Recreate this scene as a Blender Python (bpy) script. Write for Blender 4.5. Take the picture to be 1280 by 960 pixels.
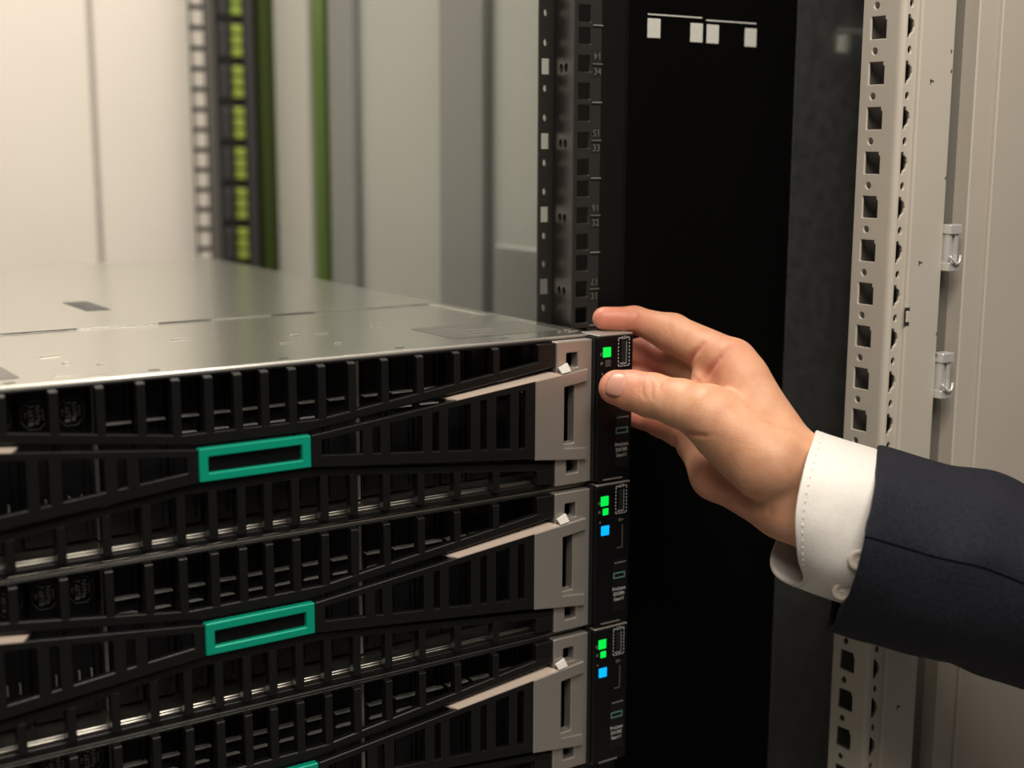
import bpy, bmesh, math, random
import numpy as np
from mathutils import Vector, Matrix, noise
from mathutils.geometry import delaunay_2d_cdt

random.seed(4)
for o in list(bpy.data.objects): bpy.data.objects.remove(o)
scene = bpy.context.scene
COL = scene.collection

# ---------------------------------------------------------------- camera
F_PX = 1683.155
cam_d = bpy.data.cameras.new('camera')
cam_d.sensor_width = 36.0
cam_d.lens = F_PX / 1280 * 36.0
cam_d.clip_start = 0.02
cam = bpy.data.objects.new('camera', cam_d)
COL.objects.link(cam)
YAW, PITCH, ROLL = 0.58674, 0.17685, 0.00358
fw = Vector((math.sin(YAW)*math.cos(PITCH), math.cos(YAW)*math.cos(PITCH), -math.sin(PITCH)))
rt = Vector((math.cos(YAW), -math.sin(YAW), 0)); up = rt.cross(fw)
rt, up = (math.cos(ROLL)*rt + math.sin(ROLL)*up), (-math.sin(ROLL)*rt + math.cos(ROLL)*up)
mw = Matrix((rt, up, -fw)).transposed().to_4x4()
mw.translation = Vector((-0.25550, -0.61390, 0.10873))
cam.matrix_world = mw
cam_d.dof.use_dof = True
cam_d.dof.focus_distance = 0.745
cam_d.dof.aperture_fstop = 5.2
scene.camera = cam

# ---------------------------------------------------------------- light and exposure
world = bpy.data.worlds.new('room_ambient'); scene.world = world
world.use_nodes = True
bg = world.node_tree.nodes['Background']
bg.inputs[0].default_value = (1.0, 0.93, 0.84, 1); bg.inputs[1].default_value = 0.05

def area(name, loc, target, sx, sy, power, col):
    d = bpy.data.lights.new(name, 'AREA'); d.shape = 'RECTANGLE'; d.size = sx; d.size_y = sy
    d.energy = power; d.color = col
    o = bpy.data.objects.new(name, d); COL.objects.link(o); o.location = loc
    o.rotation_euler = (Vector(target) - Vector(loc)).to_track_quat('-Z', 'Y').to_euler()
    return o
area('aisle_ceiling_lamp', (-0.45, -1.35, 1.35), (0.2, -0.1, -0.1), 1.3, 0.5, 26, (1.0, 0.90, 0.79))
area('added_falloff_lamp', (0.10, -0.48, 0.72), (0.14, -0.08, -0.05), 0.55, 0.12, 5.2, (1.0, 0.90, 0.79))  # added lamp, set close above so the light falls off down the stack
area('rear_ceiling_lamp', (0.10, 0.75, 1.60), (0.15, 0.8, 0), 0.9, 0.4, 48, (1.0, 0.92, 0.80))

scene.view_settings.view_transform = 'Standard'
scene.view_settings.look = 'None'
scene.view_settings.gamma = 1.0
scene.view_settings.use_curve_mapping = False
scene.view_settings.exposure = 0.0

# ---------------------------------------------------------------- materials
MAT = {}
def mat(name, col, rough=0.5, metal=0.0, spec=0.5, var=0.0, vscale=60, bump=0.0, bscale=400, emit=None, estr=0, sss=0, stretch=None, sheen=0, speck=None):
    m = bpy.data.materials.new(name); m.use_nodes = True
    nt = m.node_tree; b = nt.nodes['Principled BSDF']
    b.inputs['Base Color'].default_value = (*col, 1); b.inputs['Roughness'].default_value = rough
    b.inputs['Metallic'].default_value = metal; b.inputs['Specular IOR Level'].default_value = spec
    if emit:
        b.inputs['Emission Color'].default_value = (*emit, 1); b.inputs['Emission Strength'].default_value = estr
    if sss:
        b.inputs['Subsurface Weight'].default_value = sss
        b.inputs['Subsurface Radius'].default_value = (0.006, 0.0022, 0.0012); b.inputs['Subsurface Scale'].default_value = 0.6
    if sheen: b.inputs['Sheen Weight'].default_value = sheen; b.inputs['Sheen Roughness'].default_value = 0.5
    tc = nt.nodes.new('ShaderNodeTexCoord')
    src = tc.outputs['Object']
    if stretch:
        mp = nt.nodes.new('ShaderNodeMapping'); mp.inputs['Scale'].default_value = stretch
        nt.links.new(src, mp.inputs['Vector']); src = mp.outputs['Vector']
    last = None
    if var:
        n = nt.nodes.new('ShaderNodeTexNoise'); n.inputs['Scale'].default_value = vscale; n.inputs['Detail'].default_value = 5
        nt.links.new(src, n.inputs['Vector'])
        r = nt.nodes.new('ShaderNodeMapRange'); r.inputs['From Min'].default_value = 0.3; r.inputs['From Max'].default_value = 0.7
        r.inputs['To Min'].default_value = 1 - var; r.inputs['To Max'].default_value = 1 + var
        nt.links.new(n.outputs['Fac'], r.inputs['Value'])
        mx = nt.nodes.new('ShaderNodeMix'); mx.data_type = 'RGBA'; mx.blend_type = 'MULTIPLY'; mx.inputs[0].default_value = 1
        mx.inputs[6].default_value = (*col, 1); nt.links.new(r.outputs['Result'], mx.inputs[7])
        last = mx.outputs[2]
    if speck:
        n2 = nt.nodes.new('ShaderNodeTexNoise'); n2.inputs['Scale'].default_value = speck[0]; n2.inputs['Detail'].default_value = 2
        nt.links.new(src, n2.inputs['Vector'])
        r2 = nt.nodes.new('ShaderNodeMapRange'); r2.inputs['From Min'].default_value = speck[1]; r2.inputs['From Max'].default_value = speck[1] + 0.08
        nt.links.new(n2.outputs['Fac'], r2.inputs['Value'])
        mx2 = nt.nodes.new('ShaderNodeMix'); mx2.data_type = 'RGBA'
        nt.links.new(r2.outputs['Result'], mx2.inputs[0])
        if last is not None: nt.links.new(last, mx2.inputs[6])
        else: mx2.inputs[6].default_value = (*col, 1)
        mx2.inputs[7].default_value = (*speck[2], 1); last = mx2.outputs[2]
    if last is not None: nt.links.new(last, b.inputs['Base Color'])
    if bump:
        n = nt.nodes.new('ShaderNodeTexNoise'); n.inputs['Scale'].default_value = bscale; n.inputs['Detail'].default_value = 3
        nt.links.new(src, n.inputs['Vector'])
        bp = nt.nodes.new('ShaderNodeBump'); bp.inputs['Strength'].default_value = bump; bp.inputs['Distance'].default_value = 0.001
        nt.links.new(n.outputs['Fac'], bp.inputs['Height']); nt.links.new(bp.outputs['Normal'], b.inputs['Normal'])
    MAT[name] = m
    return m
mat('black_bezel_plastic', (0.006, 0.0057, 0.0053), 0.36, 0, 0.35, bump=0.10, bscale=1800)
mat('dark_interior', (0.006, 0.006, 0.006), 0.6)
mat('black_gloss', (0.004, 0.004, 0.0045), 0.24, 0, 0.3)
mat('carrier_plastic', (0.005, 0.005, 0.006), 0.38, 0, 0.35)
mat('carrier_grey', (0.27, 0.265, 0.25), 0.45, 0.0)
mat('galvanized_cover', (0.60, 0.60, 0.555), 0.25, 1.0, var=0.05, vscale=900, bump=0.02, bscale=900)
mat('steel_lip', (0.62, 0.60, 0.54), 0.35, 1.0)
mat('silver_bezel', (0.46, 0.43, 0.39), 0.40, 0.75, var=0.04, vscale=1500, bump=0.04, bscale=2500)
mat('edge_bright', (0.62, 0.60, 0.55), 0.35, 0.6)
mat('ledge_lit_silver', (0.74, 0.62, 0.52), 0.42, 0.35)
mat('tab_bright', (0.85, 0.82, 0.78), 0.35, 0.1)
mat('badge_green', (0.002, 0.36, 0.23), 0.32, 0.25)
mat('emblem_outline', (0.10, 0.22, 0.19), 0.4)
mat('print_white', (0.55, 0.55, 0.55), 0.6)
mat('print_grey', (0.20, 0.20, 0.19), 0.6)
mat('print_dim', (0.10, 0.098, 0.09), 0.6)
mat('sticker_dark', (0.12, 0.12, 0.105), 0.30, 0.4, var=0.25, vscale=400)
mat('slot_dark', (0.03, 0.03, 0.03), 0.6)
mat('led_green', (0.0, 0.10, 0.01), 0.3, emit=(0.0, 0.85, 0.07), estr=1.0)
mat('led_blue', (0.0, 0.05, 0.2), 0.3, emit=(0.0, 0.36, 1.0), estr=1.4)
mat('led_off', (0.05, 0.05, 0.045), 0.4)
mat('rack_black', (0.021, 0.020, 0.018), 0.34, 0, 0.5, bump=0.05, bscale=1500)
mat('panel_black', (0.0025, 0.0025, 0.0025), 0.35, 0, 0.05, bump=0.03, bscale=1200)
mat('pad_white', (0.50, 0.50, 0.46), 0.7, var=0.12, vscale=900, bump=0.3, bscale=1800)
mat('side_dark', (0.45, 0.465, 0.45), 0.14, 0.85, var=0.22, vscale=140, speck=(700, 0.70, (0.45, 0.45, 0.45)))
mat('rack_beige', (0.50, 0.465, 0.40), 0.42, var=0.03, vscale=20, bump=0.02, bscale=900)
mat('frame_gap', (0.13, 0.12, 0.105), 0.5)
mat('panel_beige', (0.46, 0.42, 0.36), 0.5, var=0.03, vscale=12, bump=0.02, bscale=700)
mat('clip_zinc', (0.72, 0.71, 0.69), 0.3, 0.45)
mat('wear_dark', (0.12, 0.11, 0.10), 0.7)
mat('rear_white', (0.86, 0.80, 0.73), 0.5, var=0.02, vscale=4)
mat('rear_seam', (0.42, 0.38, 0.35), 0.6)
mat('wall_grey', (0.37, 0.385, 0.345), 0.35, 0.0, var=0.03, vscale=5)
mat('wall_dark_grey', (0.20, 0.21, 0.195), 0.35)
mat('strip_pale', (0.49, 0.48, 0.43), 0.4)
mat('reflection_green', (0.085, 0.14, 0.025), 0.45)
mat('dark_green', (0.035, 0.055, 0.008), 0.4)
mat('lime', (0.27, 0.37, 0.055), 0.45)
mat('pdu_black', (0.014, 0.013, 0.015), 0.4)
mat('pdu_grey', (0.035, 0.033, 0.036), 0.5)
mat('floor_grey', (0.48, 0.46, 0.43), 0.5, var=0.1, vscale=8)
mat('shirt_white', (0.66, 0.64, 0.60), 0.8, sheen=0.2, bump=0.35, bscale=1500, var=0.03, vscale=300)
mat('button_pearl', (0.62, 0.55, 0.47), 0.25, 0.0)
mat('wool_navy', (0.0095, 0.0105, 0.0170), 0.9, 0, 0.2, var=0.4, vscale=600, bump=0.7, bscale=1000, sheen=0.02)
mat('wool_thread', (0.002, 0.002, 0.003), 1.0, 0, 0.0)
mat('nail', (0.53, 0.265, 0.195), 0.36, 0, 0.4)

# ---------------------------------------------------------------- mesh helpers
def raw(name, me, m, parent=None, smooth=False):
    o = bpy.data.objects.new(name, me); COL.objects.link(o)
    if m is not None:
        me.materials.clear(); me.materials.append(MAT[m] if isinstance(m, str) else m)
    if smooth:
        for p in me.polygons: p.use_smooth = True
    if parent is not None: o.parent = parent
    return o
def from_bm(name, bm, m, parent=None, smooth=False):
    bmesh.ops.recalc_face_normals(bm, faces=bm.faces)
    me = bpy.data.meshes.new(name); bm.to_mesh(me); bm.free()
    return raw(name, me, m, parent, smooth)
def bm_box(bm, x0, x1, y0, y1, z0, z1, bev=0.0, seg=1):
    r = bmesh.ops.create_cube(bm, size=1)
    vs = r['verts']
    for v in vs:
        v.co = Vector((x0 + (v.co.x + .5)*(x1-x0), y0 + (v.co.y + .5)*(y1-y0), z0 + (v.co.z + .5)*(z1-z0)))
    if bev:
        es = list({e for v in vs for e in v.link_edges})
        bmesh.ops.bevel(bm, geom=es, offset=bev, segments=seg, affect='EDGES', profile=0.5)
def box(name, x0, x1, y0, y1, z0, z1, m, parent=None, bev=0.0, seg=1):
    bm = bmesh.new(); bm_box(bm, x0, x1, y0, y1, z0, z1, bev, seg)
    return from_bm(name, bm, m, parent)
def boxes(name, L, m, parent=None, bev=0.0):
    bm = bmesh.new()
    for a in L: bm_box(bm, *a, bev)
    return from_bm(name, bm, m, parent)
XZ = (Vector((1, 0, 0)), Vector((0, 0, 1)), Vector((0, -1, 0)))       # plates that face the aisle
YZ = (Vector((0, -1, 0)), Vector((0, 0, 1)), Vector((-1, 0, 0)))      # plates that face the rack's inside
def plate(name, outer, holes, basis, off, thick, m, parent=None, bev=0.0):
    """flat plate with real holes; outer/holes are (u,v) outlines; outer face at off along the third axis"""
    K = 1000.0            # triangulated in millimetres
    co, ed = [], []
    for pts in [outer] + holes:
        b0 = len(co); m_ = len(pts)
        co += [Vector((K*p[0], K*p[1])) for p in pts]; ed += [(b0+i, b0+(i+1) % m_) for i in range(m_)]
    v2, e2, f2, _, _, _ = delaunay_2d_cdt(co, ed, [], 0, 1e-5)
    def inside(x, y, pts):
        r = False; j = len(pts)-1
        for i in range(len(pts)):
            (xi, yi), (xj, yj) = pts[i], pts[j]
            if (yi > y) != (yj > y) and x < (xj-xi)*(y-yi)/(yj-yi) + xi: r = not r
            j = i
        return r
    keep = []
    for f in f2:
        cx = sum(v2[i][0] for i in f)/len(f)/K; cy = sum(v2[i][1] for i in f)/len(f)/K
        if inside(cx, cy, outer) and not any(inside(cx, cy, h) for h in holes): keep.append(list(f))
    f2 = keep
    a, b, c = basis
    bm = bmesh.new()
    top = [bm.verts.new((v[0], v[1], K*thick/2)) for v in v2]; bot = [bm.verts.new((v[0], v[1], -K*thick/2)) for v in v2]
    use = {}
    for f in f2:
        bm.faces.new([top[i] for i in f]); bm.faces.new([bot[i] for i in reversed(f)])
        for p, q in zip(f, list(f[1:]) + [f[0]]): use[(p, q)] = 1
    for (p, q) in use:
        if (q, p) not in use: bm.faces.new((top[q], top[p], bot[p], bot[q]))
    bmesh.ops.recalc_face_normals(bm, faces=bm.faces)
    if bev:
        es = [e for e in bm.edges if len(e.link_faces) == 2 and e.calc_face_angle(0) > 0.9]
        bmesh.ops.bevel(bm, geom=es, offset=K*bev, segments=1, affect='EDGES', clamp_overlap=True)
    for v in bm.verts:
        u, w, h = v.co/K
        v.co = a*u + b*w + c*(off - thick/2 + h)
    bmesh.ops.delete(bm, geom=[v for v in bm.verts if not v.link_faces], context='VERTS')
    me = bpy.data.meshes.new(name); bm.to_mesh(me); bm.free()
    return raw(name, me, m, parent)
def rect(x0, x1, z0, z1): return [(x0, z0), (x1, z0), (x1, z1), (x0, z1)]
def circ(cx, cy, r, n=12, ry=None): return [(cx + r*math.cos(2*math.pi*i/n), cy + (ry or r)*math.sin(2*math.pi*i/n)) for i in range(n)]
def text(name, body, size, m, parent, basis, origin, rot=0.0, align='CENTER', space=1.0, thick=0.00012):
    cu = bpy.data.curves.new('t', 'FONT'); cu.body = body; cu.size = size*1000; cu.align_x = align; cu.align_y = 'CENTER'
    cu.space_line = space; cu.extrude = thick*500; cu.resolution_u = 2
    t = bpy.data.objects.new('t', cu); COL.objects.link(t)
    dg = bpy.context.evaluated_depsgraph_get(); dg.update()
    me = bpy.data.meshes.new_from_object(t.evaluated_get(dg)); me.name = name
    bpy.data.objects.remove(t); bpy.data.curves.remove(cu)
    a, b, c = basis; cs, sn = math.cos(rot), math.sin(rot); O = Vector(origin)
    for v in me.vertices:
        u, w, h = v.co/1000
        v.co = O + a*(u*cs - w*sn) + b*(u*sn + w*cs) + c*h
    return raw(name, me, m, parent)
def empty(name, loc=(0, 0, 0)):
    o = bpy.data.objects.new(name, None); COL.objects.link(o); o.location = loc; o.empty_display_size = 0.02
    return o
def tag(o, label, cat, group=None):
    o['label'] = label; o['category'] = cat
    if group: o['group'] = group
    return o
def structure(o): o['kind'] = 'structure'; return o
def tube(name, pts, r, m, parent=None, n=8):
    bm = bmesh.new(); rings = []
    for i, p in enumerate(pts):
        p = Vector(p); a = Vector(pts[max(i-1, 0)]); b = Vector(pts[min(i+1, len(pts)-1)])
        t = (b-a).normalized(); s = t.orthogonal().normalized(); w = t.cross(s)
        if rings: # keep the frame from twisting
            s = (prev - t*prev.dot(t)).normalized(); w = t.cross(s)
        prev = s
        rings.append([bm.verts.new(p + (s*math.cos(2*math.pi*k/n) + w*math.sin(2*math.pi*k/n))*r) for k in range(n)])
    for A, B in zip(rings, rings[1:]):
        for k in range(n): bm.faces.new((A[k], A[(k+1) % n], B[(k+1) % n], B[k]))
    bm.faces.new(rings[0][::-1]); bm.faces.new(rings[-1])
    return from_bm(name, bm, m, parent, True)

# ================================================================ the setting
structure(box('floor', -1.6, 1.6, -1.6, 2.2, -1.25, -1.2, 'floor_grey'))
structure(box('wall_right', 0.4035, 0.4095, 0.041, 1.10, -1.2, 0.75, 'wall_grey'))
structure(box('wall_back', -1.5, 1.5, 2.1, 2.16, -1.2, 1.3, 'rear_white'))

# rear door of the rack, two bright leaves
rd = tag(empty('rear_door', (-0.1, 1.05, -1.2)), 'bright white rear door leaf of the rack at far left', 'door')
def under(o, parent):   # parent without moving
    o.parent = parent; o.matrix_parent_inverse = Matrix.Translation(parent.location).inverted(); return o
under(box('door_panel', -0.75, 0.2405, 1.05, 1.07, -1.2, 0.75, 'rear_white', bev=0.003), rd)
under(box('door_edge', 0.2405, 0.2475, 1.056, 1.07, -1.2, 0.75, 'rear_seam'), rd)
tag(box('rear_door_leaf', 0.2475, 0.372, 1.05, 1.07, -1.2, 0.75, 'rear_white', bev=0.003), 'narrow white door leaf between the seam and the blurred perforated post', 'door')

# rear frame post with dark perforations
rp = tag(empty('rear_frame_post', (0.336, 0.945, -1.2)), 'blurred dark perforated rear post with white showing through, beside the power strip', 'rack post')
zs = [-0.10 + 0.0235*i for i in range(24)]
under(plate('perforated_face', rect(0.3262, 0.3460, -1.2, 0.75), [rect(0.3278, 0.3435, z-0.0088, z+0.0088) for z in zs], XZ, -0.945, 0.0015, 'pdu_black'), rp)

# power strip with lime outlets
pd = tag(empty('power_strip', (0.356, 0.9, -1.2)), 'blurred black vertical power strip with lime green outlets at the rear', 'power strip')
under(box('strip_body', 0.333, 0.379, 0.88, 0.91, -1.2, 0.75, 'pdu_black', bev=0.003), pd)
under(box('side_rail', 0.363, 0.376, 0.870, 0.8798, -1.2, 0.75, 'pdu_grey', bev=0.002), pd)
k = 0
for g in range(9):
    for j in range(3):
        z = -0.02 + g*0.046 + j*0.0125
        under(box('outlet', 0.350, 0.3615, 0.871, 0.8798, z-0.0052, z+0.0052, 'lime', bev=0.001), pd)
    under(box('outlet_bezel', 0.336, 0.346, 0.874, 0.8798, -0.02+g*0.046-0.006, -0.02+g*0.046+0.030, 'pdu_grey', bev=0.001), pd)
tag(box('dark_green_duct', 0.3815, 0.4020, 0.87, 0.92, -1.2, 0.75, 'dark_green', bev=0.003), 'dark green vertical duct right of the power strip', 'duct')

# right wall's reflections built as solid strips, plus a plate, all out of focus
def wallstrip(name, y0, y1, m, label, cat, x=0.395, z0=-1.2, z1=0.75):
    return tag(box(name, x, 0.4033, y0, y1, z0, z1, m, bev=0.002), label, cat)
wallstrip('pale_reflection', 0.772, 0.862, 'strip_pale', 'pale vertical reflection strip between the dark green duct and the green reflection', 'duct')
tag(tube('green_reflection', [(0.3945, 0.738, -1.2), (0.3945, 0.738, -0.3), (0.3940, 0.738, 0.2), (0.3945, 0.738, 0.75)], 0.0085, 'reflection_green', None, 14), 'bright green vertical reflection in the inner side wall, built solid, blurred', 'reflection')
wallstrip('grey_reflection', 0.664, 0.722, 'wall_dark_grey', 'dark grey blurred reflection strip just right of the green one', 'column')
wallstrip('wide_reflection', 0.412, 0.490, 'wall_dark_grey', 'wide grey blurred reflection strip nearer the black rail', 'column')
wallstrip('lower_wall_plate', 0.06, 0.40, 'wall_dark_grey', 'blue grey lower wall plate left of the black rail', 'panel', x=0.398, z1=0.020)

# ================================================================ servers
ZB = 0.0872      # height of one server body; all z below are measured down from its top
PITCH_U = 0.0889
SV = empty('rack_server', (0, 0, -ZB))
def S(o):        # shapes are written with z = 0 at the server's top; move them into the server's frame
    o.data.transform(Matrix.Translation((0, 0, ZB))); return o
def sp(name, me_obj, parent):
    me_obj.parent = parent; return me_obj

# chassis
ch = bmesh.new()
bm_box(ch, -0.2165, 0.2165, 0.0345, 0.62, -0.0868, -0.0016)
bm_box(ch, -0.2165, -0.2153, 0.012, 0.0345, -0.0868, -0.0014)
bm_box(ch, 0.2153, 0.2165, 0.012, 0.0345, -0.0868, -0.0014)
chassis = S(from_bm('chassis', ch, 'dark_interior', SV))
lip = S(boxes('bottom_lip', [(-0.2152, 0.2152, 0.0115, 0.0344, -0.0866, -0.0846), (-0.2152, 0.2152, 0.0115, 0.0130, -0.0845, -0.0832)], 'steel_lip', SV, 0.0003))
# cover plates
def cover_plate(name, x0, x1, y0, y1, zt, zb=-0.0014, bev=0.0005):
    return S(box(name, x0, x1, y0, y1, zb, zt, 'galvanized_cover', SV, bev, 2))
front_cover = cover_plate('cover_plate', -0.2165, 0.2165, 0.0094, 0.1145, 0.0)
strip_cover = cover_plate('cover_plate', -0.2165, 0.2075, 0.1147, 0.1853, -0.0006)
edge_cover = cover_plate('cover_plate', 0.2077, 0.2165, 0.1147, 0.1853, 0.0)
rear_cover = cover_plate('cover_plate', -0.2165, 0.2165, 0.1858, 0.62, 0.0, bev=0.0002)
# rolled front edge of the cover
S(tube('cover_front_edge', [(-0.2165, 0.0094, -0.0012), (0.2165, 0.0094, -0.0012)], 0.0010, 'edge_bright', SV, 12))
for x0, x1 in ((-0.09, -0.033), (0.017, 0.05), (0.09, 0.12)):
    S(box('seam_gap', x0, x1, 0.1850, 0.1866, -0.0004, 0.00012, 'slot_dark', SV))
# latch recess, sticker, ventilation slots, embossed marks
S(box('latch_recess', -0.004, 0.0125, 0.266, 0.322, -0.0003, 0.00018, 'slot_dark', SV, 0.0001))
for i in range(5):
    S(box('latch_rib', 0.000 + 0.0002*i, 0.009, 0.272 + 0.0095*i, 0.276 + 0.0095*i, 0.0001, 0.0005, 'print_dim', SV))
for x0 in (0.133, -0.178):
    st = S(box('service_sticker', x0, x0 + 0.074, 0.0295, 0.0795, -0.0001, 0.00022, 'sticker_dark', SV))
    for i in range(4):
        S(box('sticker_text', x0 + 0.012, x0 + 0.030 + 0.007*(i % 3), 0.036 + 0.009*i, 0.0385 + 0.009*i, 0.0002, 0.0003, 'print_dim', st))
for i in range(-4, 5):
    x = 0.0239 + 0.0677*i
    if abs(x) < 0.21:
        bm = bmesh.new(); r = bmesh.ops.create_circle(bm, cap_ends=True, radius=1, segments=14)
        for v in bm.verts: v.co = Vector((x + v.co.x*0.0032, 0.0178 + v.co.y*0.0016, 0.00012))
        S(from_bm('vent_slot', bm, 'slot_dark', SV))
rnd = random.Random(7)
for x, y, w, d in ((-0.080, 0.086, .010, .0012), (-0.0753, 0.0593, .003, .004), (-0.089, 0.0266, .008, .001), (-0.0756, 0.0179, .009, .001), (-0.062, 0.047, .004, .003),
                   (-0.0017, 0.1105, .010, .0018), (0.0429, 0.0648, .010, .001), (0.0615, 0.0899, .005, .003), (0.0688, 0.0485, .004, .002), (0.0759, 0.0886, .008, .001),
                   (0.207, 0.025, .004, .0015), (0.1995, 0.0215, .003, .001), (0.206, 0.019, .006, .0016), (0.118, 0.101, .004, .001), (0.125, 0.104, .004, .001), (0.192, 0.105, .005, .0012)):
    S(box('embossed_mark', x, x + w, y, y + d, -0.0001, 0.0005, 'steel_lip', SV, 0.0002))

# ---- bezel: upper and lower lattice frames on either side of the bow-tie wings
YF = 0.003                    # front plane of the lattice
ribx = [0.0071, 0.0221, 0.0384, 0.0555, 0.0748, 0.0960, 0.1190, 0.1445]
ribw = [0.0046, 0.0047, 0.0046, 0.0045, 0.0044, 0.0044, 0.0044, 0.0043]
def winbot(x):  # lower rim of the upper windows
    x = abs(x); return -0.0306 if x < 0.036 else -0.0306 + (x-0.036)/(0.1725-0.036)*(0.0306-0.0129)
def barbot(x):
    x = abs(x); return -0.0364 if x < 0.030 else -0.0364 + (x-0.030)/(0.1845-0.030)*(0.0364-0.0166)
def lattice(flip):
    f = (lambda z: -0.0862 + (-z - 0.0016)*0.879) if flip else (lambda z: z)
    xs = [-0.1845, -0.1725, -0.036, -0.030, 0.030, 0.036, 0.1725, 0.1845]
    lower = [(x, f(barbot(x))) for x in xs]; upperl = [(x, f(winbot(x) if abs(x) < 0.173 else winbot(0.1725))) for x in xs]
    poly = lower + upperl[::-1]
    bar = plate('lattice_bar', poly, [], XZ, -YF, 0.0045, 'black_bezel_plastic', SV, 0.0005); S(bar)
    zt = f(-0.0016); za = f(-0.0030)
    z0, z1 = min(zt, za), max(zt, za)
    S(box('top_rail' if not flip else 'bottom_rail', -0.1845, 0.1845, 0.0062, 0.0102, z0 - (0.0018 if flip else 0), z1, 'black_bezel_plastic', bar, 0.0003))
    for sgn in (-1, 1):
        for x, w in zip(ribx, ribw):
            if x == ribx[-1] and False: continue
            c = sgn*x; a, b = c - w/2, c + w/2
            zb_ = f(winbot(c) + 0.0007*(-1)); t1 = f(-0.0034); t2 = f(-0.0019)
            bm = bmesh.new()
            V = [bm.verts.new(p) for p in ((a, YF, zb_), (b, YF, zb_), (b, YF, t1), (a, YF, t1), (a, 0.0085, t2), (b, 0.0085, t2), (b, 0.0085, zb_), (a, 0.0085, zb_))]
            for q in ((0, 1, 2, 3), (3, 2, 5, 4), (4, 5, 6, 7), (7, 6, 1, 0), (1, 6, 5, 2), (0, 3, 4, 7)): bm.faces.new([V[i] for i in q])
            bmesh.ops.bevel(bm, geom=list(bm.edges), offset=0.00035, segments=1, affect='EDGES')
            S(from_bm('rib', bm, 'black_bezel_plastic', bar))
        a, b = (0.1725, 0.1845) if sgn > 0 else (-0.1845, -0.1725)
        zz = [f(winbot(0.1725) - 0.0005), f(-0.0030)]
        S(box('end_block', a, b, YF, 0.0085, min(zz), max(zz), 'black_bezel_plastic', bar, 0.0005))
lattice(False); lattice(True)

# ---- badge and wings
def badge():
    return S(plate('badge', rect(-0.0297, 0.0297, -0.0543, -0.0376), [rect(-0.0249, 0.0249, -0.0501, -0.0420)], XZ, 0.0008, 0.0045, 'badge_green', SV, 0.0005))
badge()
S(box('badge_backing', -0.0262, 0.0262, 0.0022, 0.0040, -0.0515, -0.0405, 'black_gloss', SV))
def wt(x): return -0.0378 + (abs(x)-0.030)/(0.2055-0.030)*(0.0378-0.0188)
def wb(x): return 2*(-0.0461) - wt(x) + (abs(x)-0.03)*0.012
slots = [(0.0357, 0.0590), (0.0651, 0.0694), (0.0756, 0.0950), (0.1010, 0.1052), (0.1110, 0.1253), (0.1316, 0.1358), (0.1421, 0.1512), (0.1571, 0.1615)]
for sgn in (1, -1):
    o = [(0.0300, wt(0.03)), (0.0300, wb(0.03)), (0.1683, wb(0.1683)), (0.1683, wt(0.1683))]
    H = [[(a, wt(a)-0.0038), (a, wb(a)+0.0062), (b, wb(b)+0.0062), (b, wt(b)-0.0038)] for a, b in slots]
    mir = lambda P: [(sgn*x, z) for x, z in (P if sgn > 0 else P[::-1])]
    S(plate('latch_wing', mir(o), [mir(h) for h in H], XZ, 0.0008, 0.0040, 'black_bezel_plastic', SV, 0.0004))
    # wing shelf behind (casts the dark gap)
    # silver end of the bezel
    e = [(0.1845, -0.0868), (0.2096, -0.0868), (0.2096, -0.0024), (0.1845, -0.0024)]
    eh = [rect(0.1914, 0.1993, -0.0178, -0.0092), rect(0.1868, 0.1973, -0.0622, -0.0282), rect(0.1922, 0.2003, -0.0803, -0.0715)]
    ep = S(plate('end_plate', mir(e), [mir(h) for h in eh], XZ, -0.0020, 0.0070, 'silver_bezel', SV, 0.0005))
    c = [(0.1683, wt(0.1683)), (0.1683, -0.0686), (0.2050, -0.0728), (0.2050, -0.0655), (0.1883, -0.0640), (0.1883, -0.0283), (0.2050, -0.0262), (0.2050, wt(0.205))]
    S(plate('latch_handle', mir(c), [], XZ, 0.0008, 0.0024, 'silver_bezel', SV, 0.0005))
    # ledge along the top of the handle, warm reflected light put into its colour
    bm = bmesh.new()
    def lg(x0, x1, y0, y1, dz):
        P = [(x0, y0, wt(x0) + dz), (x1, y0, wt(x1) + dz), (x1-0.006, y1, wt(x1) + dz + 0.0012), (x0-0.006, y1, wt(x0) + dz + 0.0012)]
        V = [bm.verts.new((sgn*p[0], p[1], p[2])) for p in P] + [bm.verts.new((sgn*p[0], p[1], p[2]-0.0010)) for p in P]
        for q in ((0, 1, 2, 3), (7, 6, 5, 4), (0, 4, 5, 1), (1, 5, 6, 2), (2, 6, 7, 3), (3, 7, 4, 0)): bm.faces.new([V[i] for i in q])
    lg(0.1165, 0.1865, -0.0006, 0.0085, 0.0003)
    S(from_bm('latch_ledge', bm, 'ledge_lit_silver', SV))
    tb = plate('latch_tab', mir([(0.1860, -0.0203), (0.1927, -0.0194), (0.1911, -0.0146), (0.1842, -0.0168)]), [], XZ, 0.0014, 0.0012, 'tab_bright', SV, 0.0002)
    for v in tb.data.vertices: v.co.y += max(0, v.co.z + 0.0200)*0.35      # leans back a little
    S(tb)

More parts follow.
